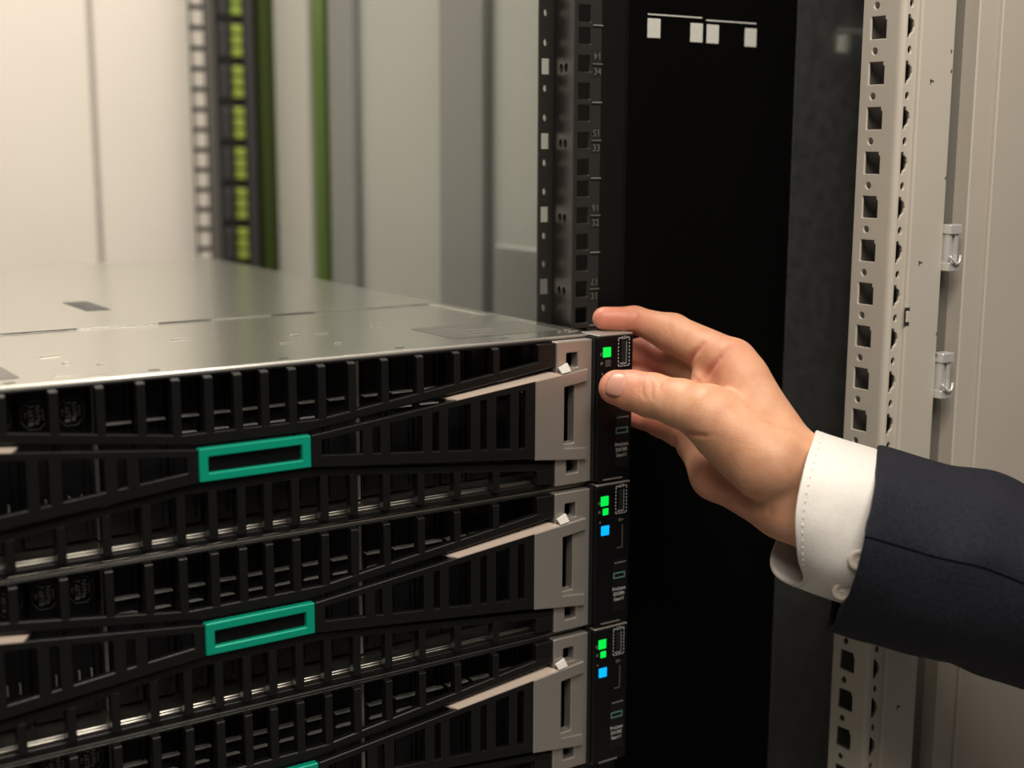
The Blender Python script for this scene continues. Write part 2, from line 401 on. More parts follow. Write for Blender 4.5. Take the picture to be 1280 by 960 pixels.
# ---- drive bays, three cages of eight
for cage, cx in enumerate((-0.1415, 0.0, 0.1415)):
    for i in range(8):
        x = cx + (i - 3.5)*0.0172
        bm = bmesh.new()
        bm_box(bm, x-0.0079, x+0.0079, 0.0305, 0.0346, -0.0835, -0.0040, 0.0006)
        bm_box(bm, x-0.0060, x-0.0048, 0.0292, 0.0306, -0.080, -0.008)
        bm_box(bm, x+0.0048, x+0.0060, 0.0292, 0.0306, -0.080, -0.008)
        dr = S(from_bm('drive_carrier', bm, 'carrier_plastic', SV))
        if cage == 0:
            oc = [(x + 0.0070*math.cos(math.pi/8 + k*math.pi/4), -0.0185 + 0.0075*math.sin(math.pi/8 + k*math.pi/4)) for k in range(8)]
            ic = [(x + 0.0065*math.cos(math.pi/8 + k*math.pi/4), -0.0185 + 0.0070*math.sin(math.pi/8 + k*math.pi/4)) for k in range(8)]
            if i >= 4:
                S(plate('drive_label_ring', oc, [ic], XZ, -0.0291, 0.0006, 'print_dim', dr))
                S(text('drive_label', 'SSD\nNVMe\n7.68TB\nRI', 0.0036, 'print_white', dr, XZ, (x, 0.0300, -0.0185), -math.pi/2, space=0.9))
                bm = bmesh.new()
                for s_ in (-1, 1):
                    bm_box(bm, x + s_*0.003 - 0.0004, x + s_*0.003 + 0.0004, 0.0285, 0.0306, -0.0655, -0.0600, 0.0002)
                S(from_bm('release_catch', bm, 'carrier_grey', dr))
        else:
            S(box('carrier_ledge', x-0.0070, x+0.0070, 0.0262, 0.0306, -0.0268, -0.0258, 'carrier_grey', dr, 0.0002))
            S(box('carrier_ledge', x-0.0060, x+0.0060, 0.0275, 0.0306, -0.0352, -0.0345, 'carrier_grey', dr, 0.0002))
for x in (-0.0708, 0.0708):
    S(box('cage_divider', x-0.0012, x+0.0012, 0.0275, 0.0345, -0.0838, -0.0030, 'steel_lip', SV, 0.0004))

# ---- control ear at the right end
E0, E1 = 0.2112, 0.2385
ear = S(box('control_ear', 0.2108, 0.2360, -0.0030, 0.0150, -0.0872, -0.0010, 'black_gloss', SV, 0.0006))
S(box('ear_cap', 0.2110, 0.2358, -0.0028, 0.0150, -0.0010, 0.0002, 'silver_bezel', ear, 0.0004))
S(box('ear_gap', 0.2097, 0.2108, 0.0005, 0.0150, -0.0868, -0.0012, 'dark_interior', ear))
EY = -0.0031
def led(x0, x1, z0, z1, m): return S(box('status_led', x0, x1, EY-0.0004, EY+0.0004, z0, z1, m, ear, 0.0002))
XO = 0.0023   # ear face sits 2.3 mm inboard of the measuring plane
S(box('blank_ear', -0.2360, -0.2108, -0.0030, 0.0150, -0.0872, -0.0010, 'black_gloss', SV, 0.0006))
leds = [led(0.2114+XO, 0.2170+XO, -0.0129, -0.0071, 'led_green'), led(0.2130+XO, 0.2170+XO, -0.0186, -0.0146, 'led_off'), led(0.2120+XO, 0.2178+XO, -0.0310, -0.0252, 'led_blue')]
S(text('power_symbol', 'O', 0.0026, 'print_grey', ear, XZ, (0.2101+XO, EY-0.0001, -0.0110)))
S(text('health_symbol', '*', 0.0045, 'print_grey', ear, XZ, (0.2104+XO, EY-0.0001, -0.0172)))
S(text('network_symbol', '+', 0.0030, 'print_grey', ear, XZ, (0.2110+XO, EY-0.0001, -0.0228)))
px0, px1, pz0, pz1 = 0.2226+XO, 0.2306+XO, -0.0190, -0.0024
D = []
n = 8
for i in range(n):
    z = pz0 + (pz1-pz0)*i/n
    for x in (px0, px1): D.append((x-0.0002, x+0.0002, EY-0.0001, EY+0.0002, z+0.0003, z+0.0013))
for i in range(4):
    x = px0 + (px1-px0)*i/4; D.append((x+0.0003, x+0.0014, EY-0.0001, EY+0.0002, pz0-0.0002, pz0+0.0002))
D += [(px0-0.0002, px0+0.0018, EY-0.0001, EY+0.0002, pz1-0.0002, pz1+0.0002), (px1-0.0018, px1+0.0002, EY-0.0001, EY+0.0002, pz1-0.0002, pz1+0.0002)]
S(boxes('port_outline', D, 'print_white', ear))
S(text('port_caption', 'iLO', 0.0026, 'print_white', ear, XZ, ((px0+px1)/2, EY-0.0001, pz1+0.0001)))
S(box('usb_port', px0+0.0022, px1-0.0022, EY-0.0002, EY+0.0004, pz0+0.0022, pz1-0.0020, 'dark_interior', ear))
S(box('usb_port_rim', px1-0.0024, px1-0.0020, EY-0.0003, EY+0.0003, pz0+0.0022, pz1-0.0020, 'carrier_grey', ear))
S(box('usb_port_lip', px0+0.0012, px1-0.0022, EY-0.0004, EY+0.0003, pz0+0.0010, pz0+0.0020, 'print_grey', ear))
S(text('usb_symbol', 'SS<', 0.0026, 'print_grey', ear, XZ, ((px0+px1)/2, EY-0.0001, -0.0232)))
S(boxes('second_port', [(px1-0.0030, px1-0.0026, EY-0.0003, EY+0.0003, -0.0400, -0.0262), (px0+0.0012, px1-0.0026, EY-0.0003, EY+0.0003, -0.0404, -0.0400)], 'print_dim', ear))
S(box('label_tab', px0-0.0012, px1+0.0006, EY-0.0003, EY+0.0004, -0.0795, -0.0480, 'black_bezel_plastic', ear, 0.0002))
S(box('label_tab_edge', px0-0.0006, px1, EY-0.0005, EY+0.0002, -0.0497, -0.0492, 'print_grey', ear))
S(plate('emblem_outline', rect(0.2214+XO, 0.2302+XO, -0.0592, -0.0555), [rect(0.2221+XO, 0.2295+XO, -0.0585, -0.0562)], XZ, 0.0036, 0.0003, 'emblem_outline', ear))
S(text('model_name', 'ProLiant\nDX385\nGen11', 0.0029, 'print_white', ear, XZ, (0.2258+XO, EY-0.0005, -0.0690), 0, space=1.12))
S(box('ear_foot', 0.2150, 0.2290, EY-0.0006, EY+0.0004, -0.0862, -0.0855, 'silver_bezel', ear))

tag(SV, 'top server of the stack with galvanized cover, thumb on its control ear', 'server', 'stacked rack servers')
def copy_tree(o, parent=None):
    c = o.copy(); COL.objects.link(c)
    if parent is not None: c.parent = parent
    for chd in list(o.children): copy_tree(chd, c)
    return c
for kk, lb in ((1, 'middle server of the stack, just below the one being touched'), (2, 'lowest server of the stack, cut off by the bottom edge')):
    c = copy_tree(SV); c.location.z = -ZB - kk*PITCH_U; c['label'] = lb
    for p in c.children_recursive:
        if p.name.startswith('status_led') and p.data == leds[1].data:
            p.data = leds[1].data.copy(); p.data.materials[0] = MAT['led_green']

# ================================================================ black mounting rail
rail = tag(empty('mounting_rail', (0.232, 0.04, -1.2)), 'black perforated mounting rail with unit numbers behind the servers', 'rack rail')
Z14 = 0.1551; UU = 0.04445
fh, rh = [], []
for i in range(-8, 19):
    zc = Z14 - i*UU
    for dz in (0.0159, 0, -0.0159): fh.append(rect(0.2254, 0.2341, zc+dz-0.0047, zc+dz+0.0047))
    rh.append(rect(0.2200, 0.2258, zc-0.0052, zc+0.0042))
    rh.append(circ(0.2225, zc+0.0135, 0.0013, 8, 0.0021)); rh.append(circ(0.2225, zc-0.0135, 0.0013, 8, 0.0021))
z_lo, z_hi = Z14 - 18.5*UU, Z14 + 8.5*UU
under(plate('front_flange', rect(0.2225, 0.2424, z_lo, z_hi), fh, XZ, -0.04, 0.002, 'rack_black', bev=0.00035), rail)
under(plate('rear_flange', rect(0.2180, 0.2292, z_lo, z_hi), rh, XZ, -0.0700, 0.0015, 'rack_black', bev=0.0002), rail)
# slanted web between the flanges, pierced by pairs of round holes
wa, wb_ = Vector((0.2225, 0.0405, 0)), Vector((0.2288, 0.0705, 0)); wd = (wb_-wa).normalized()
WB = (-wd, Vector((0, 0, 1)), (-wd).cross(Vector((0, 0, 1))))
offw = WB[2].dot(wa)
L = (wb_-wa).length; u1 = WB[0].dot(wa); u0 = WB[0].dot(wb_)
hw = []
for i in range(-8, 19):
    for du in (-0.0035, 0.0035): hw.append(circ((u0+u1)/2 + du, Z14 - i*UU - 0.002, 0.0026, 12))
under(plate('web', rect(u0, u1, z_lo, z_hi), hw, WB, offw, 0.0015, 'rack_black', bev=0.0002), rail)
for i in range(-4, 9):
    zc = Z14 - i*UU
    under(text('unit_number', str(34-i), 0.0058, 'print_dim', None, XZ, (0.2384, 0.0388, zc-0.0046)), rail)
    under(text('unit_number', str(14+i), 0.0058, 'print_dim', None, XZ, (0.2384, 0.0388, zc+0.0046), math.pi), rail)
    under(box('unit_line', 0.2348, 0.2422, 0.0387, 0.0390, zc-0.0003, zc+0.0003, 'print_dim'), rail)
    under(box('unit_line', 0.2348, 0.2422, 0.0387, 0.0390, zc+UU/2-0.0003, zc+UU/2+0.0003, 'print_grey'), rail)

# ================================================================ black blanking panel with white pads
bp = tag(empty('blanking_panel', (0.33, 0.04, -1.2)), 'tall plain black blanking panel with four small white pads near the top', 'panel')
under(box('panel_face', 0.2620, 0.40245, 0.0400, 0.0415, -0.7, 0.45, 'panel_black'), bp)
under(box('panel_side', 0.2620, 0.2640, 0.0416, 0.1200, -0.7, 0.45, 'panel_black', bev=0.0005), bp)
for x, z in ((0.2812, 0.1776), (0.3153, 0.1765), (0.3286, 0.1763), (0.3608, 0.1756)):
    under(box('hook_and_loop_pad', x-0.0050, x+0.0050, 0.0390, 0.0399, z-0.0058, z+0.0058, 'pad_white', bev=0.0003), bp)
for x0, x1, z in ((0.2766, 0.3198, 0.1858), (0.3232, 0.3655, 0.1846)):
    under(box('edge_line', x0, x1, 0.0396, 0.0399, z-0.0004, z+0.0004, 'pad_white'), bp)

# dark glossy side panel between the black panel and the frame post
tag(box('side_panel', 0.4025, 0.4034, -0.088, 0.0398, -0.7, 0.5, 'side_dark'), 'dark grey glossy side panel between black panel and perforated frame post', 'panel')

# ================================================================ beige frame post
fp = tag(empty('frame_post', (0.36, -0.09, -1.2)), 'beige perforated corner post of the rack frame behind the arm', 'rack post')
hA, hB = [], []
Z0 = 0.1734
for i in range(-14, 36):
    z = Z0 - 0.025*i
    yc = -0.0783
    hA.append([(-yc-0.0058, z-0.0062), (-yc+0.0055, z-0.0062), (-yc+0.0055, z+0.0038), (-yc+0.0044, z+0.0045), (-yc+0.0044, z+0.0062), (-yc-0.0058, z+0.0062)])
    hA.append(circ(0.0762, z-0.0128, 0.0020, 12))
    x0 = 0.3528
    hB.append([(x0-0.0022, z-0.0062), (x0-0.0002, z-0.0062), (x0+0.0004, z-0.0045), (x0+0.0026, z-0.0028), (x0+0.0034, z), (x0+0.0026, z+0.0028), (x0+0.0004, z+0.0045), (x0-0.0002, z+0.0062), (x0-0.0022, z+0.0062)])
    hB.append(circ(x0 + 0.0002, z-0.0128, 0.0016, 12, 0.0022))
ZL, ZH = -0.75, 0.55
under(plate('inner_face', rect(0.0665, 0.0925, ZL, ZH), hA, YZ, -0.3470, 0.0016, 'rack_beige', bev=0.0003), fp)
under(plate('front_face', rect(0.3492, 0.3592, ZL, ZH), hB, XZ, 0.0960, 0.0016, 'rack_beige', bev=0.0002), fp)
# rounded bend between the two faces
bm = bmesh.new(); ring = []
nb = 8
for zz in (ZL, ZH):
    row = []
    for i in range(nb+1):
        a = i/nb*math.pi/2
        row.append(bm.verts.new((0.3500 - 0.0030*math.cos(a), -0.0925 - 0.0035*math.sin(a), zz)))
    ring.append(row)
for i in range(nb): bm.faces.new((ring[0][i], ring[0][i+1], ring[1][i+1], ring[1][i]))
fb = from_bm('bend', bm, 'rack_beige', None, True); under(fb, fp)
# outer flange, proud of the hole face, with a rounded bright edge
under(box('outer_flange', 0.3590, 0.3880, -0.0985, -0.0900, ZL, ZH, 'rack_beige', bev=0.0012, seg=3), fp)
under(box('flange_slot', 0.3580, 0.3618, -0.0988, -0.0980, 0.0062, 0.0166, 'slot_dark'), fp)
under(box('slot_peg', 0.3586, 0.3612, -0.0996, -0.0982, 0.0080, 0.0145, 'rack_beige', bev=0.0004), fp)
under(box('inner_return', 0.3500, 0.3880, -0.0700, -0.0665, ZL, ZH, 'frame_gap'), fp)
for x, z, s in ((0.3700, 0.1440, 1), (0.3690, 0.0420, 1), (0.3720, -0.2300, 1)):
    bm = bmesh.new()
    bm_box(bm, x-0.0015, x+0.0015, -0.09872, -0.0984, z-0.0004, z+0.0006); bm_box(bm, x-0.0015, x-0.0007, -0.09872, -0.0984, z-0.0016, z+0.0012)
    under(from_bm('scratch', bm, 'wear_dark', None), fp)
for x, z in ((0.385, 0.161), (0.386, 0.150), (0.3865, 0.090), (0.3868, -0.0005), (0.3874, -0.013)):
    under(box('scratch', x-0.0005, x+0.0005, -0.0988, -0.0984, z-0.0008, z+0.0008, 'wear_dark'), fp)

# gap, door frame strip and big neighbouring panel at the right
under(box('gasket_channel', 0.3882, 0.4062, -0.0895, -0.0800, ZL, ZH, 'frame_gap'), fp)
nc = tag(empty('neighbouring_cabinet', (0.5, -0.09, -1.2)), 'plain warm beige cabinet side at the right edge, beyond the dark channel', 'cabinet')
under(box('seal_strip', 0.4063, 0.4245, -0.1000, -0.0800, ZL, ZH, 'panel_beige', bev=0.0008), nc)
under(box('edge_bead', 0.4247, 0.4266, -0.1018, -0.0800, ZL, ZH, 'rack_beige', bev=0.0006, seg=2), nc)
under(box('side_sheet', 0.4268, 0.7500, -0.1008, -0.0900, ZL, ZH, 'panel_beige', bev=0.0005), nc)
# two zinc clips hooked over the flange edge
def clip(z, label):
    t = tag(empty('panel_clip', (0.3935, -0.1010, z-0.0135)), label, 'clip', 'zinc clips on the frame post')
    bm = bmesh.new()
    bm_box(bm, -0.0052, 0.0052, -0.002, 0.0060, 0.0215, 0.0270, 0.0004)
    bm_box(bm, -0.0052, 0.0046, -0.002, 0.0060, 0.0000, 0.0050, 0.0004)
    bm_box(bm, 0.0006, 0.0036, -0.001, 0.0060, 0.0048, 0.0218, 0.0003)
    bm_box(bm, -0.0046, -0.0020, -0.001, 0.0060, 0.0048, 0.0218, 0.0003)
    bm_box(bm, -0.0022, 0.0008, 0.002, 0.0060, 0.0048, 0.0218)
    from_bm('clip_body', bm, 'clip_zinc', t)
    tube('clip_spring', [(-0.0058, -0.0030, 0.0092), (-0.0030, -0.0032, 0.0060), (0.0000, -0.0030, 0.0042), (0.0030, -0.0030, 0.0050), (0.0038, -0.0030, 0.0092)], 0.0008, 'clip_zinc', t)
clip(0.0497, 'upper zinc clip hooked on the edge of the beige post')
clip(-0.0258, 'lower zinc clip hooked on the edge of the beige post')

# measured joints, creases and cloth sections of the arm, in world metres
CHAINS = {'index': [(0.25511, -0.06653, -0.01063, 0.013), (0.25349, -0.01682, -3e-05, 0.0112), (0.24283, 0.00504, 0.00629, 0.0076),
           (0.22669, 0.01352, 0.00718, 0.006900000000000001)],
 'little': [(0.25474, -0.03747, -0.05823, 0.0115), (0.25581, -0.00585, -0.05538, 0.008400000000000001), (0.25198, 0.00692, -0.05324, 0.0074),
            (0.24277, 0.00853, -0.05153, 0.0066)],
 'middle': [(0.25831, -0.05532, -0.02803, 0.013), (0.26492, -0.00401, -0.01859, 0.009800000000000001), (0.25743, 0.01255, -0.01578, 0.0088),
            (0.24608, 0.01534, -0.01521, 0.008)],
 'ring': [(0.25751, -0.04617, -0.04475, 0.0125), (0.26314, 0.00062, -0.03665, 0.0096), (0.25556, 0.01279, -0.03186, 0.008400000000000001),
          (0.2456, 0.01349, -0.03103, 0.0076)],
 'thumb': [(0.22604, -0.08031, -0.03414, 0.015), (0.22243, -0.0614, -0.03114, 0.0132), (0.21852, -0.04136, -0.02945, 0.0123), (0.21479, -0.02888, -0.0283, 0.0112),
           (0.21018, -0.02012, -0.02735, 0.010199999999999999)]}
PALM = [((0.25774, -0.11653, -0.06493, 0.016), (0.25831, -0.05532, -0.02803, 0.013)), ((0.25916, -0.11443, -0.0735, 0.016), (0.25751, -0.04617, -0.04475, 0.0125)),
 ((0.25867, -0.1101, -0.08328, 0.016), (0.25474, -0.03747, -0.05823, 0.0115)), ((0.25341, -0.10508, -0.08186, 0.016), (0.24824, -0.0645, -0.07363, 0.014)),
 ((0.24824, -0.0645, -0.07363, 0.014), (0.25323, -0.04213, -0.06191, 0.011)), ((0.24751, -0.08324, -0.0552, 0.014), (0.24789, -0.05907, -0.03235, 0.01)),
 ((0.25348, -0.05132, -0.01303, 0.01), (0.24745, -0.0559, -0.02459, 0.01))]
THENAR = [((0.24079, -0.11535, -0.0551, 0.0175), (0.22604, -0.08031, -0.03414, 0.015)), ((0.23829, -0.10865, -0.06003, 0.0165), (0.23297, -0.08276, -0.04684, 0.014))]
SHARED = [((0.24352, -0.11383, -0.05662, 0.0165), (0.27106, -0.1321, -0.06781, 0.017)), ((0.25608, -0.11668, -0.05942, 0.0165), (0.25511, -0.06653, -0.01063, 0.0128)),
 ((0.2472, -0.0697, -0.03282, 0.008), (0.25738, -0.06614, -0.01313, 0.01)), ((0.24953, -0.09265, -0.03591, 0.012), (0.25574, -0.07582, -0.01789, 0.012)),
 ((0.25608, -0.11668, -0.05942, 0.0165), (0.25795, -0.10962, -0.08328, 0.016)), ((0.25718, -0.11813, -0.06276, 0.016), (0.29718, -0.15079, -0.07964, 0.018)),
 ((0.25455, -0.11837, -0.08341, 0.0165), (0.28931, -0.14845, -0.10449, 0.019)), ((0.25701, -0.11883, -0.07223, 0.0165), (0.29253, -0.1502, -0.09135, 0.019))]
CREASES = [([(0.2087, -0.07919, -0.04289), (0.21217, -0.08168, -0.04371), (0.21849, -0.08605, -0.04452), (0.22422, -0.08976, -0.04408)], 0.0012, 0.0012),
 ([(0.21222, -0.07449, -0.04415), (0.21647, -0.07903, -0.05218), (0.22262, -0.08539, -0.06273), (0.22905, -0.09129, -0.07033), (0.23582, -0.09669, -0.07453),
   (0.24282, -0.10171, -0.07619), (0.24871, -0.10607, -0.07828), (0.25475, -0.11099, -0.08249)],
  0.0005, 0.0015),
 ([(0.22759, -0.09293, -0.0711), (0.23458, -0.09793, -0.07276), (0.24347, -0.10392, -0.07314)], 0.0006, 0.0009),
 ([(0.22694, -0.09661, -0.06757), (0.23388, -0.10159, -0.06922), (0.24277, -0.10749, -0.06919)], 0.0004, 0.0008),
 ([(0.20965, -0.04622, -0.01704), (0.20777, -0.0459, -0.02138), (0.20764, -0.04693, -0.02658), (0.20877, -0.04843, -0.03004)], 0.0008, 0.0008),
 ([(0.21126, -0.04838, -0.01643), (0.2119, -0.04983, -0.02119), (0.21104, -0.05037, -0.02638), (0.21136, -0.05151, -0.03071)], 0.0007, 0.0008),
 ([(0.20862, -0.04336, -0.01826), (0.20701, -0.04341, -0.02348), (0.20696, -0.04431, -0.02783)], 0.0006, 0.0008),
 ([(0.21389, -0.05277, -0.01737), (0.21421, -0.05391, -0.02169), (0.21307, -0.05408, -0.026)], 0.0006, 0.0008),
 ([(0.24987, -0.04882, -0.00119), (0.24649, -0.04743, -0.0052), (0.2431, -0.04604, -0.0092), (0.24197, -0.04614, -0.01319)], 0.0015, 0.0014),
 ([(0.25394, -0.06735, -0.001), (0.24779, -0.06466, -0.00756), (0.24273, -0.06271, -0.01411), (0.23756, -0.06095, -0.02197)], 0.0012, 0.0013),
 ([(0.24049, -0.05013, -0.01933), (0.24285, -0.05227, -0.02197), (0.24484, -0.05416, -0.02461)], 0.0008, 0.001),
 ([(0.24191, 0.00113, 0.01366), (0.24108, 0.00069, 0.00902), (0.23907, 0.00103, 0.00438), (0.23723, 0.00166, 0.0016)], 0.0008, 0.0009),
 ([(0.24937, -0.02122, 0.01222), (0.24778, -0.02113, 0.00767), (0.24764, -0.02221, 0.00221), (0.24875, -0.02392, -0.00234)], 0.0003, 0.0009),
 ([(0.23872, -0.03846, -0.05568), (0.239, -0.03972, -0.06063), (0.23726, -0.03991, -0.06694)], 0.001, 0.0012),
 ([(0.2415, -0.06274, -0.07494), (0.24183, -0.06391, -0.07935), (0.2419, -0.06547, -0.08641)], 0.0004, 0.001),
 ([(0.23881, -0.073, -0.07423), (0.2449, -0.0791, -0.08379), (0.25078, -0.08469, -0.0916)], 0.0005, 0.0011),
 ([(0.25048, -0.10608, -0.07854), (0.24867, -0.10652, -0.08618), (0.2493, -0.10875, -0.09465)], 0.0005, 0.0012)]
CUFF = [[(0.26411, -0.12284, -0.04054), (0.23448, -0.14424, -0.05015), (0.22104, -0.15206, -0.07134), (0.22247, -0.15301, -0.0941), (0.23508, -0.14542, -0.1106),
  (0.24094, -0.13152, -0.1186), (0.24628, -0.11309, -0.1185), (0.25731, -0.09966, -0.11271), (0.27601, -0.09331, -0.0934), (0.27805, -0.10069, -0.06464),
  (0.27361, -0.11119, -0.04773)],
 [(0.27905, -0.13402, -0.0463), (0.24522, -0.16174, -0.05293), (0.23054, -0.17081, -0.07245), (0.22844, -0.16944, -0.0953), (0.23831, -0.15797, -0.11361),
  (0.25159, -0.14088, -0.12359), (0.2714, -0.11866, -0.12919), (0.28832, -0.10483, -0.12034), (0.29969, -0.10185, -0.09964), (0.30264, -0.10721, -0.0757),
  (0.29063, -0.1217, -0.05535)],
 [(0.30453, -0.15307, -0.05618), (0.26927, -0.17973, -0.06226), (0.25415, -0.18847, -0.08161), (0.2522, -0.18721, -0.10452), (0.26271, -0.17623, -0.12307),
  (0.27681, -0.15975, -0.13338), (0.29769, -0.13833, -0.13939), (0.3153, -0.12501, -0.1308), (0.32685, -0.12217, -0.11017), (0.32954, -0.12734, -0.08614),
  (0.31675, -0.14124, -0.06548)]]
SLEEVE = [[(0.29044, -0.14212, -0.04875), (0.25265, -0.17435, -0.05455), (0.2317, -0.18863, -0.07233), (0.2272, -0.18631, -0.09818), (0.235, -0.17038, -0.12487),
  (0.25112, -0.15018, -0.13994), (0.27393, -0.12938, -0.14291), (0.2998, -0.10994, -0.12563), (0.31849, -0.10293, -0.09757), (0.31989, -0.11188, -0.07244),
  (0.3071, -0.12678, -0.05642)],
 [(0.29393, -0.14454, -0.04958), (0.25486, -0.17753, -0.05502), (0.23336, -0.19214, -0.07262), (0.22898, -0.18976, -0.09849), (0.23739, -0.17349, -0.12542),
  (0.25426, -0.15283, -0.14084), (0.27788, -0.13155, -0.14415), (0.30449, -0.11165, -0.12709), (0.32351, -0.10445, -0.099), (0.32462, -0.11358, -0.07368),
  (0.31124, -0.12883, -0.05744)],
 [(0.30585, -0.15337, -0.05369), (0.26634, -0.18548, -0.05901), (0.24464, -0.19972, -0.0766), (0.2403, -0.19742, -0.10257), (0.24891, -0.18158, -0.12962),
  (0.26605, -0.16146, -0.14512), (0.28995, -0.14075, -0.1485), (0.31683, -0.12137, -0.13147), (0.33596, -0.11437, -0.10336), (0.33697, -0.12328, -0.07798),
  (0.32337, -0.13811, -0.06164)],
 [(0.3195, -0.16346, -0.05864), (0.27835, -0.19548, -0.06339), (0.25596, -0.20968, -0.0807), (0.25176, -0.20739, -0.10667), (0.26116, -0.19159, -0.134),
  (0.27928, -0.17153, -0.1499), (0.30423, -0.15087, -0.1537), (0.33206, -0.13154, -0.13703), (0.35158, -0.12455, -0.10902), (0.35221, -0.13345, -0.08347),
  (0.33784, -0.14824, -0.06685)],
 [(0.3317, -0.17195, -0.06111), (0.28744, -0.20515, -0.06526), (0.26371, -0.21989, -0.08242), (0.25978, -0.21756, -0.10878), (0.27061, -0.20129, -0.13694),
  (0.29054, -0.18056, -0.15371), (0.31743, -0.15916, -0.15823), (0.34707, -0.13909, -0.14173), (0.36741, -0.13175, -0.11331), (0.36739, -0.14086, -0.08704),
  (0.35158, -0.15617, -0.06979)],
 [(0.34208, -0.17929, -0.06315), (0.29705, -0.212, -0.06743), (0.27296, -0.22657, -0.08491), (0.26906, -0.22436, -0.11171), (0.28021, -0.20839, -0.14033),
  (0.30056, -0.18801, -0.15735), (0.32794, -0.16693, -0.1619), (0.35805, -0.14711, -0.14509), (0.37862, -0.13982, -0.11616), (0.37846, -0.14874, -0.08946),
  (0.36232, -0.16377, -0.07195)],
 [(0.35717, -0.18859, -0.07109), (0.31123, -0.22051, -0.07454), (0.28675, -0.23469, -0.09139), (0.28295, -0.23246, -0.11777), (0.29458, -0.21677, -0.14623),
  (0.31552, -0.19681, -0.16338), (0.34352, -0.17623, -0.16833), (0.37415, -0.15692, -0.15226), (0.39491, -0.1499, -0.12404), (0.3945, -0.15873, -0.09766),
  (0.37789, -0.17344, -0.0801)],
 [(0.37578, -0.20056, -0.08118), (0.32667, -0.23279, -0.08279), (0.30088, -0.24702, -0.09824), (0.29746, -0.24463, -0.12384), (0.31067, -0.22864, -0.15225),
  (0.33354, -0.20839, -0.17005), (0.36356, -0.18757, -0.17612), (0.39598, -0.16813, -0.16162), (0.41745, -0.16119, -0.13464), (0.41627, -0.17024, -0.1086),
  (0.39811, -0.1852, -0.09076)],
 [(0.40527, -0.21951, -0.09002), (0.35198, -0.25156, -0.09072), (0.32435, -0.26576, -0.10605), (0.32125, -0.26347, -0.13227), (0.33637, -0.24767, -0.16187),
  (0.36168, -0.22758, -0.18082), (0.39436, -0.20689, -0.18781), (0.42925, -0.1875, -0.17355), (0.45183, -0.18051, -0.14604), (0.44976, -0.18944, -0.11904),
  (0.42966, -0.20426, -0.10029)],
 [(0.44696, -0.2456, -0.10578), (0.38846, -0.27678, -0.10542), (0.35851, -0.29069, -0.12092), (0.35573, -0.28865, -0.14844), (0.37316, -0.27347, -0.18004),
  (0.40149, -0.25405, -0.20072), (0.43747, -0.23398, -0.2089), (0.47546, -0.21501, -0.19463), (0.49947, -0.20804, -0.16595), (0.49637, -0.2166, -0.13729),
  (0.4739, -0.23087, -0.11708)],
 [(0.57315, -0.32507, -0.14255), (0.50269, -0.35085, -0.14106), (0.4673, -0.36272, -0.15818), (0.46514, -0.36168, -0.18957), (0.48777, -0.34968, -0.22615),
  (0.523, -0.33393, -0.25051), (0.56662, -0.31753, -0.26066), (0.61184, -0.30143, -0.24507), (0.63922, -0.29521, -0.21255), (0.63378, -0.30196, -0.17954),
  (0.60591, -0.31326, -0.15596)]]
BUTTONS = [(0.24015, -0.17555, -0.09036), (0.23739, -0.16885, -0.11032)]
NAIL = [(0.20177, -0.02859, -0.02183)]
REDSPOTS = [(0.25268, -0.06273, -0.01184, 0.5, 0.02), (0.24691, -0.01944, -0.05535, 0.5, 0.03), (0.24261, -0.07692, -0.08075, 0.35, 0.025), (0.24718, -0.08857, -0.09242, 0.3, 0.03)]
VIEW = (-0.545, -0.8198, 0.1759)

# ================================================================ person: right hand, shirt cuff, jacket sleeve
person = tag(empty('person', (0.42, -0.20, -0.2)), 'right arm in navy jacket and white cuff, hand gripping the server ear', 'person')

